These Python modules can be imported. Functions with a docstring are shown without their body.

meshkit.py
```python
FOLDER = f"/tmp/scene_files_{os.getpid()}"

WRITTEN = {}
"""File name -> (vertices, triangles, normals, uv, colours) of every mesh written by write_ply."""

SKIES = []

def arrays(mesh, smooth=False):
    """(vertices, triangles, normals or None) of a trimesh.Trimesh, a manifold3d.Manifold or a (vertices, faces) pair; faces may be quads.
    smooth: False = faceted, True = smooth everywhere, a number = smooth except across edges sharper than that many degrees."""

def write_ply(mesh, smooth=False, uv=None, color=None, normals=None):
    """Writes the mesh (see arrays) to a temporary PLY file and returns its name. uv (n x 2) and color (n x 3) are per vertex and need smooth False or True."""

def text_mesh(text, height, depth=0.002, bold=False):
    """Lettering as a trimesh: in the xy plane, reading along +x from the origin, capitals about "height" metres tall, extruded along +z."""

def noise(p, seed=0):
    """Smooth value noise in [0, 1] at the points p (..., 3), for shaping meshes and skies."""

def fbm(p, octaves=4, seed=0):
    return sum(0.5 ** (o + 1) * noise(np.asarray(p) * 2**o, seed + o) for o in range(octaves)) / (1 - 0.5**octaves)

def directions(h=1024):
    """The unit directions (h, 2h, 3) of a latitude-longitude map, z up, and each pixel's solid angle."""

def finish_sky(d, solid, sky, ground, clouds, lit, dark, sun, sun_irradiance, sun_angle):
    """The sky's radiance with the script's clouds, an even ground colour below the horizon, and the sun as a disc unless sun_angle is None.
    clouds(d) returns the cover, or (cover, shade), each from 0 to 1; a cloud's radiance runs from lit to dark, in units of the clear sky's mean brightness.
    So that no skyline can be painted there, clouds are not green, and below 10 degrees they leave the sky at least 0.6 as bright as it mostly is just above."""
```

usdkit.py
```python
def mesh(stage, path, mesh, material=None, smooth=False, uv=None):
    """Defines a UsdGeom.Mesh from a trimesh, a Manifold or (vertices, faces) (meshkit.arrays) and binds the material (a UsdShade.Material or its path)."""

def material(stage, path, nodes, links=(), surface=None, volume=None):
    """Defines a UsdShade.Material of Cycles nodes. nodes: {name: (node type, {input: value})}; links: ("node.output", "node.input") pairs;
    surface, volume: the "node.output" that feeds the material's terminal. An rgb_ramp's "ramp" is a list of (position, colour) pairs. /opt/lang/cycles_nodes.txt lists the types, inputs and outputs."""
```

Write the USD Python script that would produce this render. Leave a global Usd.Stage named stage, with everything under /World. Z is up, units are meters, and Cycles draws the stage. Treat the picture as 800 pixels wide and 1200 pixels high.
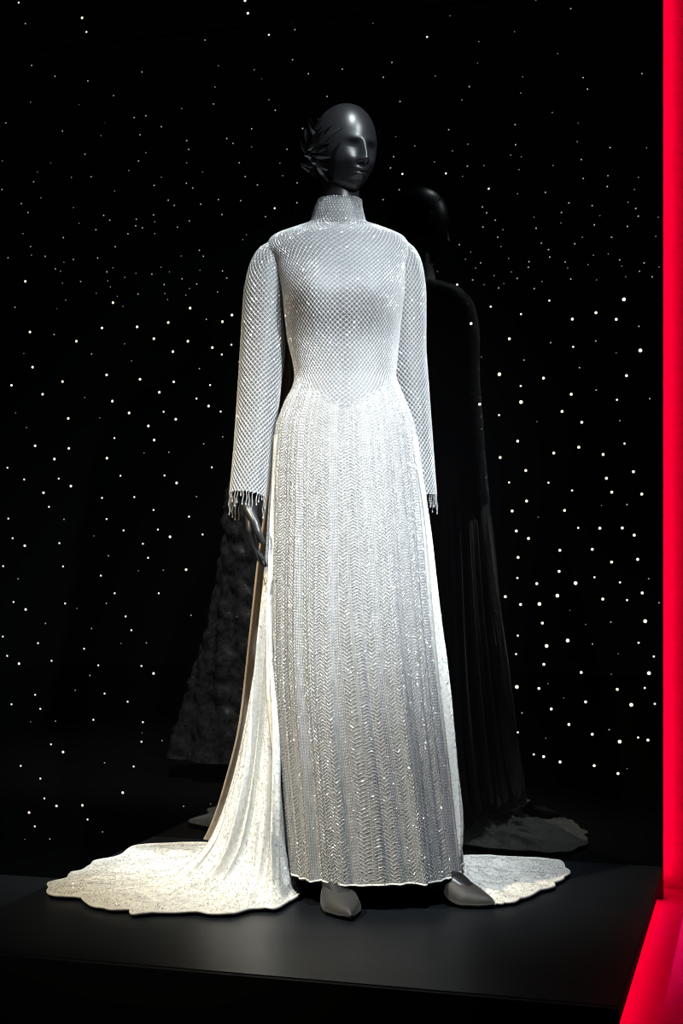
import math
import numpy as np
import trimesh
import manifold3d as m3
from scipy.interpolate import PchipInterpolator, interp1d
from pxr import Usd, UsdGeom, UsdLux, UsdShade, Gf, Sdf, Vt
import usdkit

PI = math.pi
rng = np.random.default_rng(11)
stage = Usd.Stage.CreateInMemory()
UsdGeom.SetStageUpAxis(stage, 'Z')
UsdGeom.SetStageMetersPerUnit(stage, 1.0)
UsdGeom.Xform.Define(stage, '/World')

# ---------------------------------------------------------------- camera
FPX, CX, HY, CAMZ = 1676.0, 400.0, 653.0, 0.804      # focal length in pixels, principal column, horizon row, height over the platform
YAW = math.radians(16.3)
F = np.array([-math.sin(YAW), math.cos(YAW), 0.0])
R = np.array([math.cos(YAW), math.sin(YAW), 0.0])
UP = np.array([0, 0, 1.0])
EYE = np.array([0, 0, CAMZ])
cam = UsdGeom.Camera.Define(stage, '/World/camera')
cam.CreateHorizontalApertureAttr(36.0)
cam.CreateVerticalApertureAttr(54.0)
cam.CreateFocalLengthAttr(36.0 * FPX / 800)
cam.CreateVerticalApertureOffsetAttr((HY - 600) / 800 * 36.0)
cam.CreateClippingRangeAttr(Gf.Vec2f(0.05, 100))
cam.CreateFStopAttr(0.0)
cam.CreateExposureAttr(0.0)
cam.AddTransformOp().Set(Gf.Matrix4d(*R, 0, *UP, 0, *(-F), 0, *EYE, 1))

WALL_Y = 3.80
D0, OFF = 3.5, 0.021                                   # the gown's distance from the camera, and its offset to the right
BASE = D0 * F + OFF * R
FLOOR_Z = -0.14

def loc2w(p):
    p = np.asarray(p, float)
    return BASE + p[..., :1] * R + p[..., 1:2] * F + p[..., 2:3] * UP

# ---------------------------------------------------------------- lights of the gallery (track spots above the showcase)
def spot(name, pos, target, power, color, cone, soft, radius=0.03):
    pos, target = loc2w(pos), loc2w(target)
    l = UsdLux.SphereLight.Define(stage, '/World/' + name)
    l.CreateRadiusAttr(radius)
    l.CreateIntensityAttr(power)
    l.CreateColorAttr(Gf.Vec3f(*color))
    l.CreateNormalizeAttr(True)
    sh = UsdLux.ShapingAPI.Apply(l.GetPrim())
    sh.CreateShapingConeAngleAttr(cone)
    sh.CreateShapingConeSoftnessAttr(soft)
    d = (target - pos); d /= np.linalg.norm(d)
    s = np.cross(d, UP); s /= np.linalg.norm(s)
    u = np.cross(s, d)
    l.AddTransformOp().Set(Gf.Matrix4d(*s, 0, *u, 0, *(-d), 0, *pos, 1))

COOL, WARM = (0.86, 0.95, 1.0), (1.0, 0.87, 0.62)
spot('key_spot', (1.5, -2.3, 2.9), (0.05, -0.1, 1.12), 410, COOL, 12.0, 1.0, 0.06)
spot('chest_spot', (0.5, -1.5, 4.2), (-0.03, -0.05, 1.47), 185, COOL, 11, 1.0, 0.08)
spot('fill_spot', (0.0, -2.4, 4.3), (0.04, -0.1, 0.42), 370, COOL, 9, 1.0, 0.08)
spot('head_spot', (1.35, -1.6, 3.15), (-0.02, 0.0, 1.75), 75, COOL, 7, 1.0, 0.17)
spot('train_spot', (-2.0, -1.5, 3.2), (-0.27, -0.05, 0.55), 250, WARM, 15.5, 1.0, 0.08)
dome = UsdLux.DomeLight.Define(stage, '/World/room_glow')
dome.CreateIntensityAttr(1.0)
dome.CreateColorAttr(Gf.Vec3f(0.0025, 0.0027, 0.003))

# ---------------------------------------------------------------- materials
def mat(name, nodes, links=(), surface='p.BSDF'):
    return usdkit.material(stage, '/World/Looks/' + name, nodes, links, surface=surface)

def plain(name, color, rough=0.5, metallic=0.0, **kw):
    return mat(name, {'p': ('principled_bsdf', dict(base_color=color, roughness=rough, metallic=metallic, **kw))})

def bead_mat(name, lo, hi, rough, metallic, spec=0.5):
    return mat(name, {'g': ('geometry', {}),
                      'r': ('rgb_ramp', {'ramp': [(0.0, lo), (1.0, hi)]}),
                      'p': ('principled_bsdf', dict(roughness=rough, metallic=metallic, specular_ior_level=spec))},
               [('g.random_per_island', 'r.fac'), ('r.color', 'p.base_color')])

def cloth_mat(name, a, b, scale, rough=0.6, stretch=(1, 1, 1), bump=0.3, sheen=0.0):
    return mat(name, {'t': ('texture_coordinate', {}), 'm': ('mapping', {'scale': stretch}),
                      'n': ('noise_texture', {'scale': scale, 'detail': 3}),
                      'r': ('rgb_ramp', {'ramp': [(0.3, a), (0.7, b)]}),
                      'b': ('bump', {'strength': bump, 'distance': 0.002}),
                      'p': ('principled_bsdf', dict(roughness=rough, sheen_weight=sheen))},
               [('t.object', 'm.vector'), ('m.vector', 'n.vector'), ('n.fac', 'r.fac'), ('r.color', 'p.base_color'),
                ('n.fac', 'b.height'), ('b.normal', 'p.normal')])

M = {}
M['net'] = cloth_mat('tulle', (0.05, 0.052, 0.055), (0.10, 0.102, 0.106), 260)
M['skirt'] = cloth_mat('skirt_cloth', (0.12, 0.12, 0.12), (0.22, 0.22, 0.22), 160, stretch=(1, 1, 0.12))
M['train'] = cloth_mat('train_cloth', (0.52, 0.51, 0.48), (0.72, 0.71, 0.67), 120, sheen=0.1)
M['bead'] = bead_mat('crystal_bead', (0.5, 0.5, 0.5), (0.95, 0.95, 0.94), 0.18, 0.25)
M['sequin'] = bead_mat('silver_sequin', (0.45, 0.45, 0.44), (0.95, 0.94, 0.92), 0.2, 0.8)
M['taupe'] = cloth_mat('taupe_edging', (0.30, 0.245, 0.20), (0.46, 0.38, 0.31), 90, stretch=(1, 1, 0.05))
M['taupe_bead'] = bead_mat('taupe_bead', (0.25, 0.2, 0.16), (0.6, 0.52, 0.44), 0.3, 0.3)
M['body'] = plain('black_lacquer', (0.014, 0.0145, 0.016), 0.36, specular_ior_level=0.55)
M['leaf'] = plain('black_leaf', (0.002, 0.002, 0.0025), 0.55, specular_ior_level=0.2)
M['satin'] = cloth_mat('charcoal_satin', (0.016, 0.0155, 0.0155), (0.024, 0.023, 0.0225), 300, rough=0.62, bump=0.1, sheen=0.08)
M['sole'] = plain('black_sole', (0.01, 0.01, 0.01), 0.4)
M['platform'] = mat('platform_paint', {'t': ('geometry', {}), 'n': ('noise_texture', {'scale': 3.0, 'detail': 6, 'roughness': 0.6}),
                                       'r': ('rgb_ramp', {'ramp': [(0.3, (0.36,) * 3), (0.7, (0.44,) * 3)]}),
                                       'p': ('principled_bsdf', dict(base_color=(0.0062, 0.0078, 0.0105), specular_ior_level=0.28))},
                    [('t.position', 'n.vector'), ('n.fac', 'r.fac'), ('r.color', 'p.roughness')])
M['glass'] = plain('black_gloss', (0.0012, 0.0012, 0.0014), 0.02, specular_ior_level=0.5)
M['black'] = plain('matte_black', (0.004, 0.004, 0.0042), 0.7, specular_ior_level=0.2)
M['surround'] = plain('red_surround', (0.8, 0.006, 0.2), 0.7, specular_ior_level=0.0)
M['led_red'] = mat('led_red', {'e': ('emission', {'color': (1.0, 0.0, 0.12), 'strength': 9.0})}, surface='e.emission')
M['star_big'] = mat('star_big', {'e': ('emission', {'color': (1.0, 0.92, 0.70), 'strength': 1.25})}, surface='e.emission')
M['star_mid'] = mat('star_mid', {'e': ('emission', {'color': (1.0, 0.95, 0.80), 'strength': 1.0})}, surface='e.emission')
M['star_small'] = mat('star_small', {'e': ('emission', {'color': (0.93, 0.97, 1.0), 'strength': 0.40})}, surface='e.emission')
M['dark_gown'] = cloth_mat('black_gown_cloth', (0.03, 0.03, 0.035), (0.10, 0.10, 0.105), 40, rough=0.4, bump=0.8)
M['dark_sequin'] = bead_mat('black_sequin', (0.06, 0.06, 0.065), (0.7, 0.7, 0.75), 0.3, 1.0)

# ---------------------------------------------------------------- helpers
used = {}
def numbered(parent, name):
    k = used.get((parent, name), 0)
    used[(parent, name)] = k + 1
    return f'{parent}/{name}' if k == 0 else f'{parent}/{name}_{k:03d}'

def data(prim, label=None, category=None, group=None, kind=None):
    for k, v in (('label', label), ('category', category), ('group', group), ('kind', kind)):
        if v:
            prim.SetCustomDataByKey(k, v)

def obj(name, mesh, m, parent='/World', smooth=False, **kw):
    path = numbered(str(parent), name)
    p = usdkit.mesh(stage, path, mesh, m, smooth=smooth)
    data(p.GetPrim(), **kw)
    return path

def thing(name, label, category, at=None, group=None):
    """An Xform; at: its base in the figure's own frame (then turned to face the camera), else the world's origin."""
    path = numbered('/World', name)
    x = UsdGeom.Xform.Define(stage, path)
    if at is not None:
        x.AddTranslateOp().Set(Gf.Vec3d(*loc2w(at)))
        x.AddRotateZOp().Set(math.degrees(YAW))
    data(x.GetPrim(), label, category, group)
    return path

def grid_faces(n, m, wrap=False):
    i, j = np.meshgrid(np.arange(n - 1), np.arange(m if wrap else m - 1), indexing='ij')
    a, b = i * m + j, i * m + (j + 1) % m
    return np.stack([a, b, b + m, a + m], -1).reshape(-1, 4)

def tri(f):
    return np.vstack([f[:, [0, 1, 2]], f[:, [0, 2, 3]]])

def grid_normals(V, wrap=False):
    """Normals of a grid of points (n, m, 3)."""
    dv = np.gradient(V, axis=0)
    if wrap:
        du = (np.roll(V, -1, 1) - np.roll(V, 1, 1)) / 2
    else:
        du = np.gradient(V, axis=1)
    N = np.cross(du, dv)
    return N / np.maximum(np.linalg.norm(N, axis=-1, keepdims=True), 1e-9)

def sheet(V, t, wrap=False):
    """A grid given thickness t on its back, closed round its edges."""
    n, m = V.shape[:2]
    N = grid_normals(V, wrap)
    W = V - t * N
    f = grid_faces(n, m, wrap)
    k = n * m
    faces = [f, f[:, ::-1] + k]
    def rim(ix):
        a, b = ix[:-1], ix[1:]
        return np.stack([a, a + k, b + k, b], 1)
    idx = np.arange(k).reshape(n, m)
    top, bot = idx[0], idx[-1]
    if wrap:
        top, bot = np.append(top, top[0]), np.append(bot, bot[0])
    else:
        faces += [rim(idx[:, 0]), rim(idx[::-1, -1])]
    faces += [rim(top[::-1]), rim(bot)]
    return trimesh.Trimesh(np.vstack([V.reshape(-1, 3), W.reshape(-1, 3)]), tri(np.vstack(faces)), process=False)

OCT = np.array([[0, 2, 4], [2, 1, 4], [1, 3, 4], [3, 0, 4], [2, 0, 5], [1, 2, 5], [3, 1, 5], [0, 3, 5]])
def octas(P, A, B, C):
    """One eight-sided bead at each point P with half axes A, B, C."""
    V = np.stack([P + A, P - A, P + B, P - B, P + C, P - C], 1)
    f = OCT[None] + 6 * np.arange(len(P))[:, None, None]
    return V.reshape(-1, 3), f.reshape(-1, 3)

def unit(v):
    return v / np.maximum(np.linalg.norm(v, axis=-1, keepdims=True), 1e-9)

def jitter_frame(N, T, amount):
    N = unit(N + amount * rng.normal(size=N.shape))
    T = unit(T - (T * N).sum(-1, keepdims=True) * N)
    return N, T, np.cross(N, T)

def bugles(P, T, N, length, r, tilt=0.15, flat=1.0):
    """Long beads along T lying on a surface with normals N."""
    N, T, B = jitter_frame(N, T, tilt)
    L = np.broadcast_to(np.asarray(length, float), (len(P),))[:, None]
    return octas(P, T * L / 2, B * r, N * r * flat)

def join(*parts):
    vs, fs, n = [], [], 0
    for v, f in parts:
        vs.append(v); fs.append(f + n); n += len(v)
    return np.vstack(vs), np.vstack(fs)

def hull_chain(pts, rad, seg=20):
    """Bones as hulls of the spheres at consecutive joints."""
    out = []
    for (a, ra), (b, rb) in zip(zip(pts[:-1], rad[:-1]), zip(pts[1:], rad[1:])):
        s = m3.Manifold.sphere(ra, seg).translate(list(map(float, a)))
        t = m3.Manifold.sphere(rb, seg).translate(list(map(float, b)))
        out.append(m3.Manifold.batch_hull([s, t]))
    return out

def px(x, y, ly=0.0):
    """A point of the figure's frame seen at a pixel of the photograph, ly metres beyond the gown's axis."""
    d = D0 + ly
    return np.array([(x - CX) * d / FPX - OFF, ly, CAMZ + (HY - y) * d / FPX])

def ground(x, y, z=0.0):
    d = (CAMZ - z) * FPX / (y - HY)
    return np.array([(x - CX) * d / FPX - OFF, d - D0, z])

def wall_point(x, y, Y):
    """Where the sight line through a pixel meets the upright plane at world depth Y."""
    v = F + (x - CX) / FPX * R + (HY - y) / FPX * UP
    return EYE + v * (Y / v[1])

def box(lo, hi):
    b = trimesh.creation.box(extents=np.subtract(hi, lo))
    b.apply_translation(np.add(lo, hi) / 2)
    return b

# ---------------------------------------------------------------- the showcase
obj('floor', box((-6, -4, FLOOR_Z - 0.1), (-0.30 + 0.0, WALL_Y + 0.10, FLOOR_Z)), M['black'], kind='structure')
EDGE_X = -0.241                                          # right end of platform and back wall
pl = thing('display_platform', 'low dark grey satin platform carrying the silver beaded gown', 'platform')
obj('platform_top', box((-1.675, 2.60, -0.03), (EDGE_X - 0.003, WALL_Y, 0.0)), M['platform'], pl)
obj('side_edging', box((EDGE_X - 0.0029, 2.60, -0.03), (EDGE_X, WALL_Y, -0.0005)), M['black'], pl)
obj('riser', box((-1.66, 2.70, FLOOR_Z - 0.1), (EDGE_X - 0.05, WALL_Y, -0.0301)), M['black'], pl)
obj('front_panel', box((-1.675, 2.585, FLOOR_Z - 0.1), (EDGE_X, 2.5995, -0.0015)), M['black'], pl)
obj('wall_back', box((-6, WALL_Y, FLOOR_Z), (EDGE_X, WALL_Y + 0.03, 2.30)), M['glass'], kind='structure')
obj('trim_1', box((-6, WALL_Y - 0.012, 2.301), (EDGE_X, WALL_Y + 0.03, 3.6)), M['glass'], kind='structure')
# the white surround behind and beside it, washed red by hidden strips
SUR_Z, SUR_Y = -0.085, WALL_Y + 0.13
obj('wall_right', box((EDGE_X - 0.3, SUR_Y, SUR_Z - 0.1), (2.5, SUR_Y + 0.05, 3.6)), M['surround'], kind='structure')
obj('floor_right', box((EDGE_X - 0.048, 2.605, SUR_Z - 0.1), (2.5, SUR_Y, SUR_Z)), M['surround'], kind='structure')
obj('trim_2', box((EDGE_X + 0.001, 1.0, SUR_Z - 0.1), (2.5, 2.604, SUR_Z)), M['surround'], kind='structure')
obj('led_strip', box((EDGE_X - 0.034, 2.62, -0.045), (EDGE_X - 0.024, WALL_Y - 0.02, -0.031)), M['led_red'],
    label='red light strip tucked under the right edge of the platform', category='light strip')
obj('led_strip', box((EDGE_X - 0.017, WALL_Y + 0.092, SUR_Z + 0.03), (EDGE_X - 0.0062, WALL_Y + 0.102, 2.36)), M['led_red'],
    label='red light strip behind the upright right edge of the black wall', category='light strip')

# ---------------------------------------------------------------- the gown: one surface S(phi, s) for bodice and skirt
def Zy(y): return CAMZ + (HY - y) * D0 / FPX
#       row   left  right front back  ly
RING = [(236, 373, 423, .052, .055, .045), (250, 367, 425, .054, .058, .045), (262, 363, 429, .060, .064, .05), (267, 350, 443, .064, .070, .055),
        (273, 332, 460, .070, .078, .06), (280, 318, 473, .080, .086, .06), (293, 313, 480, .092, .090, .055), (310, 322, 478, .105, .092, .05),
        (330, 328, 475, .124, .095, .04), (350, 332, 473, .135, .095, .03), (370, 334, 470, .128, .093, .025), (400, 338, 467, .108, .088, .02),
        (425, 344, 464, .098, .085, .01), (441, 346, 463, .096, .085, .005), (455, 343, 468, .100, .092, 0.), (470, 335, 474, .110, .105, 0.),
        (485, 329, 480, .118, .118, 0.), (500, 324, 485, .124, .126, 0.), (540, 320, 490, .138, .138, 0.), (600, 318, 497, .152, .145, 0.),
        (700, 316, 505, .174, .150, 0.), (800, 318, 515, .200, .150, 0.), (900, 327, 526, .228, .150, 0.), (1000, 337, 536, .260, .150, 0.),
        (1008.5, 338, 537, .263, .150, 0.)]
RING = np.array(RING, float)
rz = CAMZ + (HY - RING[:, 0]) * (D0 + RING[:, 5]) / FPX
rx0 = (RING[:, 1] - CX) * (D0 + RING[:, 5]) / FPX - OFF
rx1 = (RING[:, 2] - CX) * (D0 + RING[:, 5]) / FPX - OFF
ra, rc = (rx1 - rx0) / 2, (rx1 + rx0) / 2
rs = np.concatenate([[0], np.cumsum(np.hypot(np.diff(rz), 0.75 * np.diff(ra)))])
prof = PchipInterpolator(rs, np.stack([rc, ra, RING[:, 3], RING[:, 4], RING[:, 5], rz], 1))
s_of_z = PchipInterpolator(-rz, rs)
S_END = rs[-1]
S_COLLAR = float(s_of_z(-Zy(262)))

def fold(phi, z):
    """Slight upright folds of the skirt that deepen towards the hem."""
    k = np.clip((1.05 - z) / 1.0, 0, 1)
    return k * (0.0045 * np.sin(17 * phi + 0.6) + 0.0035 * np.sin(29 * phi + 2.0) + 0.0025 * np.sin(47 * phi)) * np.minimum(1, 0.4 + 1.2 * k)

def S(phi, s, off=0.0):
    phi, s = np.broadcast_arrays(np.asarray(phi, float), np.asarray(s, float))
    phi = (phi + PI) % (2 * PI) - PI
    c, a, bf, bb, cy, z = np.moveaxis(prof(np.clip(s, 0, S_END)), -1, 0)
    sn, cs = np.sin(phi), np.cos(phi)
    e = 0.88 - 0.14 * np.clip((0.9 - z) / 0.9, 0, 1)
    X = np.sign(sn) * np.abs(sn) ** e
    Y = np.sign(cs) * np.abs(cs) ** e
    b = np.where(cs > 0, bf, bb)
    for sx in (-1, 1):                                   # the bust
        b = b + 0.020 * np.exp(-((phi - sx * 0.52) / 0.34) ** 2 - ((z - 1.445) / 0.062) ** 2)
    g = off + fold(phi, z)
    return np.stack([c + (a + g) * X, cy - (b + g) * Y, z], -1)

def S_normal(phi, s):
    e = 1e-3
    du, dv = S(phi + e, s) - S(phi - e, s), S(phi, s + e) - S(phi, s - e)
    n = np.cross(du, dv)
    n = unit(n)
    ax = np.stack([np.sin(phi), -np.cos(phi), 0 * phi], -1)
    return n * np.where((n * ax).sum(-1, keepdims=True) < 0, -1, 1)

def v_line(phi):
    """Arc position where the net of the bodice ends: a point at the front, the waist at the sides."""
    a = np.abs((phi + PI) % (2 * PI) - PI)
    z = np.interp(a, [0, 0.35, 0.8, 1.3, PI], [Zy(483), Zy(470), Zy(455), Zy(448), Zy(446)])
    return s_of_z(-z)

gown = thing('beaded_gown', 'floor-length silver white beaded gown with high collar, fringed cuffs and spreading train', 'gown', at=(0, 0, 0))
PH = np.linspace(-PI, PI, 181)[:-1]

# bodice and collar
def band(s0, s1, n, off):
    t = np.linspace(0, 1, n)[:, None]
    s0, s1 = np.broadcast_to(s0, PH.shape), np.broadcast_to(s1, PH.shape)
    return S(PH[None] + 0 * t, s0[None] * (1 - t) + s1[None] * t, off)

def lattice(surf, norm, nu, nv, keep, r_node=0.0026, r_edge=0.00125, span=2 * PI, lift=0.0012):
    """Diagonal bead net: round beads at the crossings, bugle beads between. surf(u, v), u in turns, v rows."""
    k, i = np.meshgrid(np.arange(nv), np.arange(nu), indexing='ij')
    def node(i, k):
        u = (i + 0.5 * (k % 2)) / nu
        return surf(u, k / (nv - 1)), norm(u, k / (nv - 1)), keep(u, k / (nv - 1))
    P, N, K = node(i, k)
    P = P + lift * N
    m_ = K.ravel()
    p, n = P.reshape(-1, 3)[m_], N.reshape(-1, 3)[m_]
    t = unit(np.cross(n, rng.normal(size=n.shape)))
    nn, tt, bb = jitter_frame(n, t, 0.35)
    r = r_node * rng.uniform(0.8, 1.2, (len(p), 1))
    beads = octas(p, tt * r, bb * r, nn * r * 0.8)
    rods = []
    for d in (0, 1):
        ki, ii = k[:-1], i[:-1]
        Q, NQ, KQ = node(ii + (ki % 2 if d else ki % 2 - 1), ki + 1)
        Q = Q + lift * NQ
        a, b, nb = P[:-1].reshape(-1, 3), Q.reshape(-1, 3), NQ.reshape(-1, 3)
        ok = K[:-1].ravel() & KQ.ravel()
        a, b, nb = a[ok], b[ok], nb[ok]
        L = np.linalg.norm(b - a, axis=1)
        rods.append(bugles((a + b) / 2, unit(b - a), nb, L * 0.98, r_edge, 0.1))
    return beads, join(*rods)

bod = obj('bodice', sheet(band(S_COLLAR, v_line(PH), 70, 0.0), 0.0015, wrap=True), M['net'], gown, smooth=True)
S_LOW = float(v_line(np.array([0.0]))[0])
sv = lambda v: S_COLLAR + (S_LOW - S_COLLAR) * v
b1, b2 = lattice(lambda u, v: S(2 * PI * u, sv(v)), lambda u, v: S_normal(2 * PI * u, sv(v)), 86, 84,
                 lambda u, v: sv(v) <= v_line(2 * PI * u) + 0.002)
obj('bead_net', join(b1, b2), M['bead'], bod, kind='stuff')
col = obj('collar', sheet(band(0.0, S_COLLAR, 12, 0.0), 0.002, wrap=True), M['net'], gown, smooth=True)
b1, b2 = lattice(lambda u, v: S(2 * PI * u, S_COLLAR * v), lambda u, v: S_normal(2 * PI * u, S_COLLAR * v), 56, 13, lambda u, v: u > -9)
obj('bead_net', join(b1, b2), M['bead'], col, kind='stuff')

# sleeves
def tube_surface(cent, rad, depth):
    """Functions surf(u, v), norm(u, v) for a sleeve along the given centres."""
    cent, rad = np.array(cent), np.array(rad)
    t = np.concatenate([[0], np.cumsum(np.linalg.norm(np.diff(cent, axis=0), axis=1))]); t /= t[-1]
    C, Rr = PchipInterpolator(t, cent), PchipInterpolator(t, rad)
    def surf(u, v, off=0.0):
        u, v = np.broadcast_arrays(np.asarray(u, float), np.asarray(v, float))
        c, r = C(v), Rr(v)
        T = unit(C(v, 1))
        side = unit(np.cross(T, np.array([0, 1.0, 0])))
        back = np.cross(side, T)
        a = 2 * PI * u
        return c + (np.sin(a) * (r + off))[..., None] * side + (np.cos(a) * (r * depth + off))[..., None] * back
    def norm(u, v):
        e = 1e-3
        n = unit(np.cross(surf(u + e, v) - surf(u - e, v), surf(u, np.minimum(v + e, 1)) - surf(u, np.maximum(v - e, 0))))
        out = surf(u, v) - C(v)
        return n * np.where((n * out).sum(-1, keepdims=True) < 0, -1, 1)
    return surf, norm

def mm(p): return p * D0 / FPX
ARM = {}
def sleeve(rows, nu, nv, hand_side):
    cent = [px(x, y, ly) for x, y, r, ly in rows]
    rad = [mm(r) for x, y, r, ly in rows]
    surf, norm = tube_surface(cent, rad, 1.12)
    u, v = np.linspace(0, 1, 49)[:-1], np.linspace(0, 1, 90)
    V = surf(u[None], v[:, None])
    sl = obj('sleeve', sheet(V if grid_normals(V, True)[45, 0] @ (V[45, 0] - V[45, 24]) > 0 else V[:, ::-1], 0.0015, wrap=True), M['net'], gown, smooth=True)
    b1, b2 = lattice(surf, norm, nu, nv, lambda u, v: u > -9)
    obj('bead_net', join(b1, b2), M['bead'], sl, kind='stuff')
    # fringe of beaded strands at the cuff
    parts = []
    for k in range(34):
        uu = (k + rng.uniform(-0.3, 0.3)) / 34
        top = surf(uu, 1.0, 0.001)
        n = int(rng.integers(5, 14)) if rng.random() > 0.15 else 3
        zz = np.arange(n) * 0.0042
        P = top[None] + np.stack([0.001 * np.sin(zz * 200 + k) - (0.06 * zz if hand_side < 0 else -0.06 * zz), 0 * zz, -zz], 1)
        n_ = np.tile([[0, -1.0, 0]], (n, 1))
        t_ = np.tile([[0, 0, -1.0]], (n, 1))
        parts.append(bugles(P, t_, n_, 0.0042, 0.0014, 0.25))
        tip = P[-1:] - [[0, 0, 0.003]]
        parts.append(octas(tip, np.array([[0.0022, 0, 0]]), np.array([[0, 0.0022, 0]]), np.array([[0, 0, 0.0028]])))
    obj('cuff_fringe', join(*parts), M['bead'], sl, kind='stuff', label='beaded strands hanging from the cuff')
    ARM[hand_side] = cent

sleeve([(342, 288, 8, .06), (330, 295, 14, .06), (318, 305, 19.5, .055), (312.5, 322, 22, .05), (310.5, 345, 24.5, .045), (308, 400, 25.5, .035), (304, 450, 24.5, .02),
        (297.5, 520, 22.5, -.005), (290, 581, 20.5, -.03)], 29, 104, -1)
sleeve([(450, 288, 8, .06), (461, 294, 14, .06), (471, 304, 19, .055), (475.5, 322, 20.5, .05), (476.5, 345, 22, .05), (476, 400, 22.5, .05), (479, 450, 22.5, .045),
        (485, 520, 21.5, .04), (490.5, 582, 20.5, .03)], 29, 104, 1)

# skirt: cloth, then upright strands of beads in chevrons
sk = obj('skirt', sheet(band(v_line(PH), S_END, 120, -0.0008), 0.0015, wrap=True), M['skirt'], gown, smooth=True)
parts = []
NC = 38                                                  # upright columns of chevrons between plain strands
SPAN = 3.5
def chain(pa, pb, sa, sb, r, tilt=0.25, lift=0.0012, cut=0.94):
    A, B = S(pa, sa, lift), S(pb, sb, lift)
    L = np.linalg.norm(B - A, axis=1)
    parts.append(bugles((A + B) / 2, unit(B - A), S_normal((pa + pb) / 2, (sa + sb) / 2), L * cut, r, tilt))
def pearls(p, s_, r, lift=0.0022):
    P, N = S(p, s_, lift), S_normal(p, s_)
    N2, T2, B2 = jitter_frame(N, unit(np.cross(N, rng.normal(size=N.shape))), 0.5)
    rr = r * rng.uniform(0.75, 1.25, (len(P), 1))
    parts.append(octas(P, T2 * rr, B2 * rr, N2 * rr * 0.8))
for c in range(NC):
    dp = SPAN / NC
    p0 = -SPAN / 2 + dp * (c + 0.5)
    s0 = float(v_line(np.array([p0]))[0]) - 0.006
    kind = (0, 1, 0, 2, 0, 0, 1, 0, 2)[c % 9]
    pitch = (0.0088, 0.0075, 0.0100)[kind]
    ss = np.arange(s0, S_END - 0.002, pitch) + rng.uniform(0, 0.003)
    drift = lambda q: p0 + 0.010 * np.sin(q * 6 + c)
    if kind < 2:                                         # chevrons
        up = -0.0062 if kind == 0 else 0.0050
        for sg in (-1, 1):
            q = ss + rng.normal(0, 0.0006, len(ss))
            k_ = rng.random(len(q)) > 0.05
            q = q[k_]
            end = np.clip(q + up, 0, S_END)
            chain(drift(q), drift(q) + sg * dp * 0.36, q, end, 0.0013)
            pearls(drift(q) + sg * dp * 0.36, end, 0.0017)
        pearls(drift(ss), ss, 0.0019)
    else:                                                # plain strands side by side
        for o in (-0.3, -0.12, 0.06, 0.24):
            q = np.arange(s0, S_END - 0.008, 0.0068) + rng.uniform(0, 0.004)
            chain(drift(q) + o * dp, drift(q) + o * dp, q, np.minimum(q + 0.0068, S_END), 0.0011)
    for o in (-0.47, 0.44):                              # the strands that edge a column
        q = np.arange(s0, S_END - 0.008, 0.0060) + rng.uniform(0, 0.004)
        chain(drift(q) + o * dp, drift(q) + o * dp, q, np.minimum(q + 0.0060, S_END), 0.0010)
obj('bead_strands', join(*parts), M['bead'], sk, kind='stuff')
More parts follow.
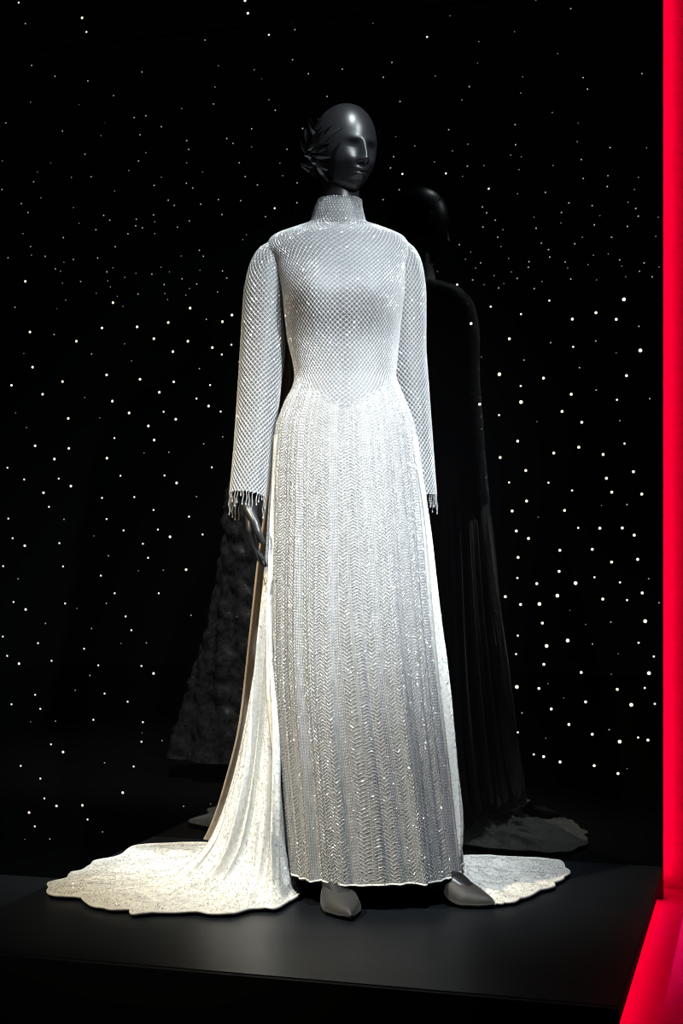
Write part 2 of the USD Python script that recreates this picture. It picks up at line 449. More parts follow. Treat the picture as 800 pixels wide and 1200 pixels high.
# sequins among them
n = 5000
ph, ss = rng.uniform(-1.72, 1.72, n), rng.uniform(0, 1, n)
s0 = v_line(ph)
ss = s0 + (S_END - s0) * ss
P, N = S(ph, ss, 0.0022), S_normal(ph, ss)
N2, T2, B2 = jitter_frame(N, unit(np.cross(N, rng.normal(size=N.shape))), 0.35)
r = 0.0012
obj('sequins', octas(P, T2 * r, B2 * r, N2 * 0.0005), M['sequin'], sk, kind='stuff')
# rolled hem
hp = np.linspace(-PI, PI, 241)[:-1]
ring = S(hp, S_END + 0 * hp)
ring[:, 2] += 0.002 * np.sin(hp * 9) + 0.001 * np.sin(hp * 23 + 1)
q = np.linspace(0, 2 * PI, 7)[:-1]
rad_dir = np.stack([np.sin(hp), -np.cos(hp), 0 * hp], -1)
V = ring[None] + 0.003 * (np.cos(q)[:, None, None] * rad_dir[None] + np.sin(q)[:, None, None] * np.array([0, 0, 1.0]))
V = np.concatenate([V, V[:1]], 0)
obj('hem', (V.reshape(-1, 3), grid_faces(7, 240, True)), M['train'], sk, smooth=True)

# train: from the left front edge round the back to the right front edge, out over the platform
LEFT = [(352, 1040), (345, 1049), (333, 1057), (318, 1063), (297, 1062), (270, 1069), (247, 1068), (223, 1066.5), (190, 1067), (161, 1069), (153, 1064), (135, 1064), (117, 1061), (100, 1052),
        (90, 1049), (72, 1049), (61, 1044), (60, 1036), (68, 1032), (85, 1028), (84, 1023), (100, 1020), (112, 1010), (138, 1004), (161, 992), (193, 988.5), (240, 988)]
BACK = [(300, 1000), (350, 1006), (400, 1008), (450, 1008), (500, 1006)]
RIGHT = [(552, 1003), (578, 1003.5), (605, 1005), (630, 1006), (652, 1009), (661, 1018), (660, 1026), (648, 1032), (643, 1038), (622, 1045), (605, 1053), (590, 1056), (582, 1057), (575, 1057), (568, 1056), (560, 1054), (553, 1052)]
tips = np.array([ground(x, y, 0.012) for x, y in LEFT + BACK + RIGHT])
tu = np.concatenate([np.linspace(0, 0.46, len(LEFT)), np.linspace(0.48, 0.60, len(BACK)), np.linspace(0.62, 1.0, len(RIGHT))])
tip_of = PchipInterpolator(tu, tips)
NU, NW = 420, 130
u = np.linspace(0, 1, NU)
phi_u = np.interp(u, [0, 0.30, 0.46, 0.54, 0.62, 0.80, 1], [-1.18, -1.72, -2.5, -PI, -3.75, -4.45, -5.1])
tip = tip_of(u)
ZT = [1.10, 0.90, 0.75, 0.62, 0.50, 0.39, 0.27, 0.16, 0.10, 0.05, 0.026, 0.016, 0.012, 0.010]
FAR = [0, 0.005, 0.024, 0.068, 0.095, 0.128, 0.180, 0.252, 0.31, 0.40, 0.50, 0.66, 0.84, 1.0]
NEAR = [0, 0.03, 0.10, 0.20, 0.30, 0.42, 0.56, 0.70, 0.78, 0.86, 0.91, 0.95, 0.98, 1.0]
RGT = [0, 0.0, 0.005, 0.015, 0.03, 0.05, 0.085, 0.14, 0.19, 0.28, 0.42, 0.60, 0.82, 1.0]
top = S(phi_u, s_of_z(-1.10) + 0 * u, 0.003)
Lh = np.linalg.norm((tip - top)[:, :2], axis=1)
kfar = np.clip((Lh - 0.08) / 0.30, 0, 1); kfar = kfar * kfar * (3 - 2 * kfar)
right_side = np.clip((u - 0.58) / 0.08, 0, 1)
ctrl = []
for f_far, f_near, f_r, z in zip(FAR, NEAR, RGT, ZT):
    f = f_near * (1 - kfar) + f_far * kfar
    edge_r = np.clip((u - 0.88) / 0.12, 0, 1)
    f_r = f_r * (1 - edge_r) + (0.62 * f_near if z > 0.06 else 0.80 * f_near if z > 0.02 else 0.5 + 0.5 * f_r) * edge_r
    f = f * (1 - right_side) + f_r * right_side
    xy = top[:, :2] * (1 - f[:, None]) + tip[:, :2] * f[:, None]
    if z > 0.06:                                         # keeps outside the skirt
        base = S(phi_u, s_of_z(-z) + 0 * u, 0.004)[:, :2]
        c0 = base - np.array([float(prof(float(s_of_z(-z)))[0]), 0.0])
        c1 = xy - np.array([float(prof(float(s_of_z(-z)))[0]), 0.0])
        grow = np.maximum(1, np.linalg.norm(c0, axis=1) / np.maximum(np.linalg.norm(c1, axis=1), 1e-6))
        xy = c1 * grow[:, None] + np.array([float(prof(float(s_of_z(-z)))[0]), 0.0])
    ctrl.append(np.concatenate([xy, np.full((NU, 1), z)], 1))
ctrl = np.array(ctrl)
tpar = np.array([0, .10, .18, .25, .32, .39, .47, .56, .62, .69, .76, .84, .92, 1.0])
w = np.linspace(0, 1, NW)
T = PchipInterpolator(tpar, ctrl, axis=0)(w)             # (NW, NU, 3)
N = grid_normals(T)
flip = np.sign((N[30] * (T[30] - np.array([0, 0, T[30, 0, 2]]))).sum(-1).mean())
N = N * flip
W_, U_ = w[:, None], u[None]
def ridge(x): return 1 - 2 * np.abs(np.sin(x)) ** 0.8
wob = 0.25 * np.sin(5 * W_ + 9 * U_) + 0.3 * np.sin(13 * U_ * 2 * PI)
fo = 0.6 * ridge(PI * 21 * U_ + wob) + 0.35 * np.sin(2 * PI * 27 * U_ + 2 * wob) + 0.2 * np.sin(2 * PI * 53 * U_ + 1)
hang = np.clip((W_ - 0.03) / 0.30, 0, 1) * np.clip((0.72 - W_) / 0.15, 0, 1)
onfl = np.clip((W_ - 0.60) / 0.12, 0, 1) * (0.25 + 0.75 * np.clip((1 - W_) / 0.35, 0, 1))
from meshkit import fbm
crumple = fbm(T * np.array([26, 26, 0]) + np.array([3.1, 7.7, 0]), 4, 5) - 0.5
amp = 0.027 * hang * (0.55 + 0.9 * fbm(np.stack([9 * U_ + 0 * W_, 2.2 * W_ + 0 * U_, 0 * W_ + 0 * U_], -1), 2, 9))
T = T + N * (amp * fo)[..., None]
T[..., 2] += onfl * (0.011 * (fo + 0.9) + 0.042 * crumple) * np.clip((1 - W_) / 0.06, 0.25, 1)
T[..., 2] = np.maximum(T[..., 2], 0.006)
# scalloped edge
scal = 0.010 * np.abs(np.sin(PI * 34 * U_)) * np.clip((W_ - 0.8) / 0.2, 0, 1)
outw = unit((tip - top) * np.array([1, 1, 0]))
T = T + outw[None] * scal[..., None]
wy = (BASE + T[..., :1] * R + T[..., 1:2] * F)[..., 1]
T = T - np.maximum(wy - (WALL_Y - 0.012), 0)[..., None] * np.array([math.sin(YAW), math.cos(YAW), 0])
tr = obj('train', sheet(T if flip > 0 else T[:, ::-1], 0.002), M['train'], gown, smooth=True)
# sequins all over the train
def grid_sample(V, n, wmin=0.0):
    a, b = rng.uniform(0, V.shape[0] - 1.001, n), rng.uniform(0, V.shape[1] - 1.001, n)
    i, j = a.astype(int), b.astype(int)
    fa, fb = (a - i)[:, None], (b - j)[:, None]
    P00, P10, P01, P11 = V[i, j], V[i + 1, j], V[i, j + 1], V[i + 1, j + 1]
    P = (P00 * (1 - fa) + P10 * fa) * (1 - fb) + (P01 * (1 - fa) + P11 * fa) * fb
    n_ = np.cross(P01 - P00, P10 - P00)
    area = np.linalg.norm(n_, axis=1)
    k = rng.random(n) < np.clip(area / np.quantile(area, 0.93), 0, 1)
    return P[k], unit(n_[k])
P, n_ = grid_sample(T, 120000)
n_ = n_ * np.where(((n_ * (P - np.array([0, 0.05, 0.0])) * [1, 1, 0]).sum(1) + n_[:, 2] * 0.3)[:, None] < 0, -1, 1)
k = rng.random(len(P)) < 0.4
def seq(P, n_, r, tilt):
    N2, T2, B2 = jitter_frame(n_, unit(np.cross(n_, rng.normal(size=n_.shape))), tilt)
    rr = r * rng.uniform(0.7, 1.2, (len(P), 1))
    return octas(P + n_ * 0.0012, T2 * rr, B2 * rr, N2 * 0.0006)
print('train sequins', len(P))
obj('sequins', seq(P[k], n_[k], 0.0013, 0.3), M['sequin'], tr, kind='stuff')
obj('beads', seq(P[~k], n_[~k], 0.0014, 0.5), M['bead'], tr, kind='stuff')
# rolled edge of the train
edge = T[-1]
tang = unit(np.gradient(edge, axis=0))
nb = np.stack([tang[:, 1], -tang[:, 0], 0 * tang[:, 0]], 1)
q = np.linspace(0, 2 * PI, 7)
V = edge[None] + 0.0042 * (np.cos(q)[:, None, None] * nb[None] + np.sin(q)[:, None, None] * np.array([0, 0, 1.0]))
V[..., 2] = np.maximum(V[..., 2], 0.001)
obj('hem', (V.reshape(-1, 3), grid_faces(7, NU)), M['train'], tr, smooth=True)

# back panel: taupe strands falling from the shoulder blades to the train, seen past the left side of the skirt
CAPE = [(343, 318, .10), (336, 400, .11), (330, 450, .12), (318, 540, .13), (311, 600, .14), (304, 650, .15), (294, 740, .17), (281, 850, .21), (266, 912, .26), (252, 957, .32), (240, 983, .38)]
cl = np.array([px(x, y, ly) for x, y, ly in CAPE])
cl[:, 2] = np.maximum(cl[:, 2], 0.03)
cr = cl * np.array([-0.45, 1, 1]) + np.array([0.02, 0.0, 0])
tc = np.linspace(0, 1, 60)
CL, CR = PchipInterpolator(np.linspace(0, 1, len(cl)), cl)(tc), PchipInterpolator(np.linspace(0, 1, len(cl)), cr)(tc)
uu = np.linspace(0, 1, 90)[None, :, None]
Vc = CL[:, None] * (1 - uu) + CR[:, None] * uu
Vc[..., 1] += (0.035 * np.sin(PI * uu[..., 0]) + 0.006 * np.sin(uu[..., 0] * 60))
wy = (BASE + Vc[..., :1] * R + Vc[..., 1:2] * F)[..., 1]
Vc = Vc - np.maximum(wy - (WALL_Y - 0.012), 0)[..., None] * np.array([math.sin(YAW), math.cos(YAW), 0])
bp = obj('back_panel', sheet(Vc, 0.004), M['taupe'], gown, smooth=True, label='taupe back panel falling from the shoulders')
parts = []
for j in range(0, 90, 2):
    c = Vc[:, j]
    t = np.linspace(0, len(c) - 1.01, 230)
    i = t.astype(int)
    P = c[i] + (c[i + 1] - c[i]) * (t - i)[:, None] - np.array([0, 0.003, 0])
    parts.append(bugles(P, unit(c[i + 1] - c[i]), np.tile([[0, -1.0, 0]], (230, 1)), 0.0060, 0.0009, 0.1))
obj('bead_strands', join(*parts), M['taupe_bead'], bp, kind='stuff')
te = np.linspace(0, 1, 80)
E = PchipInterpolator(np.linspace(0, 1, len(cl)), cl)(te)
q = np.linspace(0, 2 * PI, 9)
V = E[None] + np.stack([0.0045 * np.cos(q), 0.008 * np.sin(q), 0 * q], 1)[:, None]
obj('edging', (V.reshape(-1, 3), grid_faces(9, 80)), M['taupe'], bp, smooth=True)

# ---------------------------------------------------------------- shoes
def shoe(label, heel, toe):
    heel, toe = np.array(heel, float), np.array(toe, float)
    d = toe - heel
    ang = math.atan2(d[1], d[0])
    L = float(np.hypot(*d[:2]))
    k = L / 0.215
    path = numbered('/World', 'pointed_shoe')
    x = UsdGeom.Xform.Define(stage, path)
    x.AddTranslateOp().Set(Gf.Vec3d(*loc2w(heel)))
    x.AddRotateZOp().Set(math.degrees(YAW + ang))
    data(x.GetPrim(), label, 'shoe', None)
    sole_z = PchipInterpolator([-.02, .0, .03, .07, .11, .14, .18, .215], [.082, .080, .068, .038, .012, .006, .006, .010])
    half = PchipInterpolator([-.02, .0, .03, .07, .11, .14, .17, .195, .215], [.010, .024, .025, .027, .038, .039, .027, .013, .001])
    # sole
    xs = np.linspace(-.02, .215, 48)
    rows = []
    for xx in xs:
        z, h = float(sole_z(xx)), float(half(xx))
        rows.append([[xx * k, h * c, z + e] for c, e in ((-1, 0), (-1, .005), (1, .005), (1, 0))])
    V = np.array(rows)
    m_ = trimesh.Trimesh(V.reshape(-1, 3), tri(np.vstack([grid_faces(48, 4, True), [[0, 1, 2, 3]], [[191, 190, 189, 188]]])), process=False)
    obj('sole', m_, M['sole'], path, smooth=35)
    # vamp: closed loft with a curved throat
    xs = np.linspace(0.0, 1, 34)
    a = np.linspace(0, PI, 21)
    rows = []
    for t in xs:
        row = []
        for q in a:
            x0 = 0.126 - 0.036 * abs(math.cos(q)) ** 1.5
            xx = x0 + (0.2155 - x0) * t
            h = (float(half(xx)) + 0.0025) * (1 - t ** 14 * 0.97)
            top = float(np.interp(xx, [.06, .10, .13, .17, .20, .2155], [.050, .049, .042, .027, .016, .008])) * (1 - t ** 14 * 0.9)
            row.append([xx * k, -h * math.cos(q), float(sole_z(xx)) + 0.004 + top * math.sin(q) ** 0.8])
        rows.append(row)
    V = np.array(rows)
    obj('vamp', sheet(V, 0.002), M['satin'], path, smooth=True)
    # stiletto heel
    zs = np.linspace(0, 0.080, 10)
    q = np.linspace(0, 2 * PI, 17)[:-1]
    rr = np.interp(zs, [0, .05, .07, .08], [.0045, .0065, .013, .021])
    xc = np.interp(zs, [0, .05, .08], [0.0, -.004, .002])
    V = np.stack([np.stack([(xc[i] + rr[i] * np.cos(q)) * 1, rr[i] * np.sin(q), np.full(16, zs[i])], -1) for i in range(10)])
    hm = trimesh.Trimesh(V.reshape(-1, 3), tri(grid_faces(10, 16, True)), process=False)
    obj('heel', hm, M['sole'], path, smooth=50)
    def at(p):
        c, s_ = math.cos(ang), math.sin(ang)
        return heel + np.array([c * p[0] * k - s_ * p[1], s_ * p[0] * k + c * p[1], p[2]])
    return at

toeL = ground(411, 1081, 0.0)
foot_l = shoe('charcoal pointed mule facing the camera under the middle of the hem', toeL + np.array([-0.055, 0.222, 0]), toeL)
heelR, toeR = ground(497, 1052), ground(579, 1066)
foot_r = shoe('charcoal pointed mule turned to the right beneath the right end of the hem', heelR, toeR)

# ---------------------------------------------------------------- mannequin: one continuous figure
bones = []
spine = [px(398, 225, .05), px(398, 262, .05), px(400, 330, .03), px(404, 440, .0), px(404, 520, 0.0), px(404, 580, 0.0)]
bones += hull_chain([px(398, 205, .045), px(398, 240, .045), px(398, 262, .05)], [.046, .049, .051], 40)
bones += hull_chain([px(365, 310, .04), px(435, 310, .04)], [.062, .062])
bones += hull_chain([px(372, 350, .02), px(432, 350, .02)], [.07, .07])
bones += hull_chain([px(400, 330, .03), px(404, 440, 0)], [.075, .06])
bones += hull_chain([px(390, 440, 0), px(420, 440, 0)], [.062, .062])
bones += hull_chain([px(404, 440, 0), px(385, 530, 0)], [.06, .085])
bones += hull_chain([px(404, 440, 0), px(430, 530, 0)], [.06, .085])
bones += hull_chain([px(398, 262, .05), px(365, 295, .05)], [.045, .045])
bones += hull_chain([px(398, 262, .05), px(435, 295, .05)], [.045, .045])
def foot_bones(at, hip, up):
    ank = at((-.005 - .080 * (hip[0] > 0), 0.006 + .02 * (hip[0] > 0), .150))
    knee = (np.array(hip) + ank) / 2 + np.array([0, 0.0, 0.03])
    out = hull_chain([hip, knee, ank * 0.8 + np.array(hip) * 0.2, ank], [.07, .045, .036, .028], 24)
    out += hull_chain([ank, at((.0 - .03 * (up < 0), 0, .108)), at((.07, 0, .050)), at((.135, 0, .028))], [.028, .021, .021, .021], 24)
    w_ = max(up, 0) * 0.9                                # the instep, broad where it fills the throat of the shoe
    cs = [(ank, .029, 0.0), ((.046, .076 + up), .026, .004), ((.096, .046 + max(0.6 * up, -.002)), .027, .007), ((.138, .027), .022, 0.004), ((.172, .019), .011, 0.0)]
    balls = []
    for c, r, o in cs:
        pts = [c] if len(c) == 3 else [at((c[0], -o, c[1])), at((c[0], o, c[1]))]
        balls.append([m3.Manifold.sphere(r, 24).translate(list(map(float, p))) for p in pts])
    out += [m3.Manifold.batch_hull(p + q) for p, q in zip(balls[:-1], balls[1:])]
    return out
bones += foot_bones(foot_l, px(385, 545, 0), 0.002)
bones += foot_bones(foot_r, px(432, 545, 0), -0.028)
def arm_bones(cent, side):
    c = [np.array(p) for p in cent[2:]]
    r = [.040, .040, .038, .036, .033, .029, .023]
    out = hull_chain([px(365 if side < 0 else 435, 300, .05)] + c, [.045] + r, 24)
    w = c[-1]
    pr = w + np.array([0.004 * -side, -0.004, -0.045])                 # palm
    pe = pr + np.array([0.006 * -side, -0.012, -0.045])
    out += hull_chain([w, pr], [.022, .021], 20)
    for k in range(4):                                                  # palm as four side by side rays, then the fingers
        o = (k - 1.5) * 0.0165
        a0 = pr + np.array([0.001, o * 0.8, 0.004])
        a1 = pe + np.array([0, o, (-.004, 0, -.001, -.006)[k] if k else .004])
        out += hull_chain([a0, a1], [.0125, .0105], 14)
        Lf = (.072, .085, .080, .062)[k]
        dirn = np.array([-side * 0.20, 0.10 - 0.03 * k, -1.0]); dirn /= np.linalg.norm(dirn)
        b1 = a1 + dirn * Lf * 0.42
        dir2 = np.array([-side * 0.45, 0.10, -1.0]); dir2 /= np.linalg.norm(dir2)
        b2 = b1 + dir2 * Lf * 0.32
        dir3 = np.array([-side * 0.75, 0.10, -1.0]); dir3 /= np.linalg.norm(dir3)
        b3 = b2 + dir3 * Lf * 0.26
        out += hull_chain([a1, b1, b2, b3], [.0095, .0085, .0078, .0062], 14)
    t0 = pr + np.array([0, -0.026, 0.012])
    t1 = t0 + np.array([-side * 0.016, -0.022, -0.030])
    t2 = t1 + np.array([-side * 0.010, -0.006, -0.028])
    t3 = t2 + np.array([-side * 0.008, 0.002, -0.020])
    out += hull_chain([pr + np.array([0, -0.012, 0.02]), t0, t1, t2, t3], [.014, .0135, .0105, .0090, .0068], 14)
    return out
for side in (-1, 1):
    bones += arm_bones(ARM[side], side)
body = m3.Manifold.batch_boolean(bones, m3.OpType.Add)
bm = body.refine_to_length(0.007).to_mesh()
bt = trimesh.Trimesh(bm.vert_properties[:, :3], bm.tri_verts, process=True)
trimesh.smoothing.filter_taubin(bt, lamb=0.5, nu=0.52, iterations=10)

# head: stylised face, turned to the viewer's right
def head_mesh():
    nl, na = 150, 240
    th = np.linspace(0.001, PI - 0.001, nl)[:, None]
    la = np.linspace(-PI, PI, na + 1)[None, :-1]
    h = np.cos(th) * 0.107 + 0 * la
    fr = np.sin(th) ** 0.92
    low = np.clip(-h / 0.105, 0, 1)
    fwd = np.cos(la)                                        # 1 towards the face
    wid = 0.0750 * (1 - 0.20 * low ** 1.8)
    dep = np.where(fwd > 0, 0.090 * (1 - 0.04 * low), 0.098 * (1 - 0.34 * low ** 1.4))
    X = wid * fr * np.sin(la)
    Yf = dep * fr * np.sign(fwd) * np.abs(fwd) ** 0.95
    Yf = Yf + 0.022 * low ** 1.5 * (fwd > -0.4)             # the chin comes forward
    Z = h.copy()
    front = np.clip(fwd, 0, 1) ** 0.5 * (fwd > 0)
    g = lambda x, s: np.exp(-(x / s) ** 2)
    ax = np.abs(X)
    # planes of the face
    Hm, h = h, h + 0.008
    Yf += front * (-0.0062 * g(ax - 0.026, 0.019) * np.interp(h, [-0.042, -0.010, 0.003, 0.010, 0.022], [0, 0.65, 1, 0.9, 0]))              # eye hollows
    Yf += front * (0.0015 * g(ax - 0.026, 0.022) * g(h - 0.026, 0.009))               # brow
    Yf += front * (0.0075 * g(ax - 0.034, 0.019) * g(h + 0.028, 0.019))               # cheekbones
    Yf += front * (-0.0050 * g(ax - 0.034, 0.014) * g(h + 0.055, 0.020))              # below them
    ridge_h = np.interp(h, [-0.034, -0.028, -0.023, 0.0, 0.016, 0.030], [0, 0.013, 0.0205, 0.0125, 0.0050, 0])
    wn = np.interp(h, [-0.034, -0.024, 0.0, 0.02], [0.0125, 0.0120, 0.0090, 0.0095])
    Yf += front * ridge_h * np.exp(-(ax / wn) ** 2.2)                                 # nose
    Yf += front * 0.006 * g(ax - 0.009, 0.0055) * g(h + 0.0275, 0.0055)               # nostril wings
    Yf += front * 0.0055 * g(X, 0.021) * g(h + 0.053, 0.014)                           # mouth
    Yf += front * 0.0050 * g(X, 0.016) * g(h + 0.0465, 0.0040)                         # upper lip
    Yf += front * 0.0058 * g(X, 0.014) * g(h + 0.0595, 0.0046)                         # lower lip
    Yf += front * -0.0045 * g(X, 0.020) * g(h + 0.0527, 0.0020)
    Yf += front * -0.0040 * g(X, 0.016) * g(h + 0.072, 0.0055)
    Yf += front * 0.0060 * g(X, 0.017) * g(h + 0.089, 0.011)                           # chin
    P = np.stack([X, -Yf, Z], -1)
    for sx in (-1, 1):                                      # ears lie close
        pass
    v = np.vstack([[0, float(P[0, :, 1].mean()), 0.1072], P.reshape(-1, 3), [0, float(P[-1, :, 1].mean()), -0.1072]])
    f = grid_faces(nl, na, True) + 1
    i = np.arange(na)
    capt = np.stack([np.zeros(na, int), 1 + (i + 1) % na, 1 + i], 1)
    o = 1 + (nl - 1) * na
    capb = np.stack([np.full(na, len(v) - 1), o + i, o + (i + 1) % na], 1)
    t = trimesh.Trimesh(v, np.vstack([tri(f), capt, capb]), process=True)
    t.fix_normals()
    return t
HEAD_C = px(403, 174, 0.03)
hd = head_mesh()
HYAW = math.radians(33)
hd.apply_transform(trimesh.transformations.rotation_matrix(math.radians(9), [1, 0, 0]))
hd.apply_transform(trimesh.transformations.rotation_matrix(HYAW, [0, 0, 1]))
hd.apply_translation(HEAD_C)
def to_manifold(t):
    return m3.Manifold(m3.Mesh(np.asarray(t.vertices, np.float32), np.asarray(t.faces, np.uint32)))
figure = to_manifold(bt)
hm_ = to_manifold(hd)
print('mannequin', figure.status(), hm_.status(), hd.is_watertight, bt.is_watertight)
# ears
ears = []
for sx in (-1, 1):
    for a, b, r in (((0.071, 0.004, 0.012), (0.074, 0.016, -0.004), 0.0075), ((0.074, 0.016, -0.004), (0.069, 0.006, -0.028), 0.0065)):
        pts = [np.array([sx * q[0], q[1], q[2]]) for q in (a, b)]
        c, s_ = math.cos(HYAW), math.sin(HYAW)
        pts = [HEAD_C + np.array([c * p[0] - s_ * p[1], s_ * p[0] + c * p[1], p[2]]) for p in pts]
        ears += hull_chain(pts, [r, r * 0.9], 16)
figure = m3.Manifold.batch_boolean([figure, hm_] + ears, m3.OpType.Add)
man = thing('mannequin', 'glossy black mannequin with a stylised face wearing the silver gown', 'mannequin', at=(0, 0, 0))
obj('body', figure, M['body'], man, smooth=40)

# ---------------------------------------------------------------- headpiece of black leaves
hp_ = thing('leaf_headpiece', "black leaf headpiece wrapped around the left side of the mannequin's head", 'headpiece', at=HEAD_C)
def leaf(p0, p1, width, bend, roll):
    p0, p1 = np.array(p0), np.array(p1)
    d = p1 - p0
    L = np.linalg.norm(d); d /= L
    view = np.array([0, -1.0, 0])
    side = unit(np.cross(d, view)[None])[0]
    nrm = np.cross(side, d)
    side, nrm = side * math.cos(roll) + nrm * math.sin(roll), nrm * math.cos(roll) - side * math.sin(roll)
    t = np.linspace(0, 1, 14)
    wd = width * np.sin(PI * np.clip(t, 0.02, 0.985)) ** 0.75 * (1 - 0.35 * t)
    c = np.linspace(-1, 1, 7)
    V = (p0 + d * (t * L)[:, None] + nrm * (bend * np.sin(PI * t) * L)[:, None])[:, None] + side * (wd[:, None] * c)[..., None] + nrm * (0.35 * wd[:, None] * np.abs(c))[..., None]
    return sheet(V, 0.0008)
LEAVES = [((372, 172), (402, 149), 9, -.06), ((378, 158), (398, 144), 6, -.03), ((360, 176), (388, 160), 8, -.05), ((364, 178), (386, 168), 8, -.07), ((366, 182), (388, 184), 7, -.06),
          ((362, 186), (384, 200), 7, -.03), ((372, 196), (352, 192), 5, .01), ((376, 208), (352, 194), 5, .02), ((362, 172), (358, 150), 5, .0), ((368, 160), (362, 138), 6, .02),
          ((374, 152), (384, 130), 7, .01), ((358, 180), (352, 166), 4, .0), ((370, 190), (384, 212), 7, -.01), ((374, 200), (392, 214), 6, .0), ((360, 190), (370, 208), 6, .02),
          ((366, 166), (378, 148), 7, -.03), ((370, 178), (382, 174), 6, -.08), ((366, 170), (380, 152), 8, -.04), ((443, 158), (448, 149), 3, .07), ((372, 186), (356, 182), 6, .02), ((380, 164), (364, 150), 8, .01), ((384, 150), (372, 138), 7, .02), ((364, 200), (378, 222), 6, .03)]
for k, (a, b, wd, ly) in enumerate(LEAVES):
    p0, p1 = px(*a, ly), px(*b, ly - 0.012)
    obj('leaf', sheet_ if False else (lambda m_: (m_.apply_translation(-HEAD_C), m_)[1])(leaf(p0, p1, mm(wd) * 0.62, rng.uniform(-.12, .12), rng.uniform(-.6, .6))), M['leaf'], hp_, smooth=30)
# the band the leaves are wired to: hugs the skull
q = np.linspace(0, 2 * PI, 9)
aa = np.linspace(-0.60 * PI, 0.45 * PI, 60)             # from the left temple round the back
c, s_ = math.cos(HYAW), math.sin(HYAW)
bx, by, bz = 0.0765 * np.sin(aa), 0.0995 * np.cos(aa), -0.004 + 0.012 * np.cos(aa)
Cb = np.stack([c * bx - s_ * by, s_ * bx + c * by, bz], 1)
rad = unit(Cb)
V = Cb[None] + 0.003 * (np.cos(q)[:, None, None] * rad[None] + np.sin(q)[:, None, None] * np.array([0, 0, 1.0]))
obj('band', (V.reshape(-1, 3), grid_faces(9, 60)), M['leaf'], hp_, smooth=True)

# ---------------------------------------------------------------- black sequined gown across the gallery, seen in the gloss of the wall
def virt(x, y, d):
    """A point mirrored in the black wall from where it appears behind it."""
    p = EYE + d * (F + (x - CX) / FPX * R + (HY - y) / FPX * UP)
    p = np.asarray(p, float)
    p[1] = 2 * WALL_Y - p[1]
    return p
DV = 6.25
g2 = thing('sequined_gown', 'black sequined gown reflected in the glossy wall left of the silver gown', 'gown')
rows = [(470, 300, 345), (520, 292, 352), (556, 284, 356), (565, 268, 362), (600, 262, 366), (650, 258, 370), (700, 250, 376), (770, 232, 384), (830, 214, 392), (870, 198, 400), (884, 192, 404)]
ths = np.linspace(-PI, PI, 97)[:-1]
yy = np.linspace(470, 884, 90)
xl, xr = PchipInterpolator([r[0] for r in rows], [r[1] for r in rows])(yy), PchipInterpolator([r[0] for r in rows], [r[2] for r in rows])(yy)
V = np.zeros((90, 96, 3))
for i in range(90):
    c = virt((xl[i] + xr[i]) / 2, yy[i], DV)
    a = (xr[i] - xl[i]) / 2 * DV / FPX
    k = np.clip((yy[i] - 600) / 300, 0, 1)
    rr = a * (1 + 0.05 * k * np.sin(ths * 9 + yy[i] * 0.01) + 0.03 * np.sin(ths * 14 + yy[i] * 0.06) * min(1, k * 3))
    V[i] = c + np.stack([rr * np.sin(ths), -rr * 0.8 * np.cos(ths), 0 * ths], 1)
V = V + (0.045 * (fbm(V * 22, 3, 2) - 0.5))[..., None] * grid_normals(V, True)
V[..., 2] = np.maximum(V[..., 2], FLOOR_Z + 0.004)
gs = obj('skirt', sheet(V, 0.003, wrap=True), M['dark_gown'], g2, smooth=True)
P, n_ = grid_sample(V, 9000)
cen = V.mean(1)
k = rng.random(len(P)) < 0.5
n_ = n_[k] * np.where(((n_[k][:, :2] * (P[k][:, :2] - cen[45, :2])).sum(1))[:, None] < 0, -1, 1)
obj('sequins', seq(P[k] + n_ * 0.002, n_, 0.005, 0.6), M['dark_sequin'], gs, kind='stuff')
top = virt(322, 470, DV)
obj('torso', trimesh.creation.revolve(np.array([[0, 0], [.085, 0], [.095, .07], [.10, .16], [.085, .24], [.045, .28], [.04, .34], [0, .345]]), 32), M['body'], g2, smooth=60)
stage.GetPrimAtPath(g2 + '/torso')
UsdGeom.Xformable(stage.GetPrimAtPath(g2 + '/torso')).AddTranslateOp().Set(Gf.Vec3d(*top))
sp = virt(250, 700, DV)
def spot_w(name, pos, target, power, color, cone, soft):
    inv = lambda p: np.array([(np.asarray(p) - BASE) @ R, (np.asarray(p) - BASE) @ F, p[2]])
    spot(name, inv(pos), inv(target), power, color, cone, soft)
spot_w('gallery_spot', sp + np.array([0.3, 1.3, 2.6]), sp, 650, (1, 0.97, 0.93), 22, 0.8)

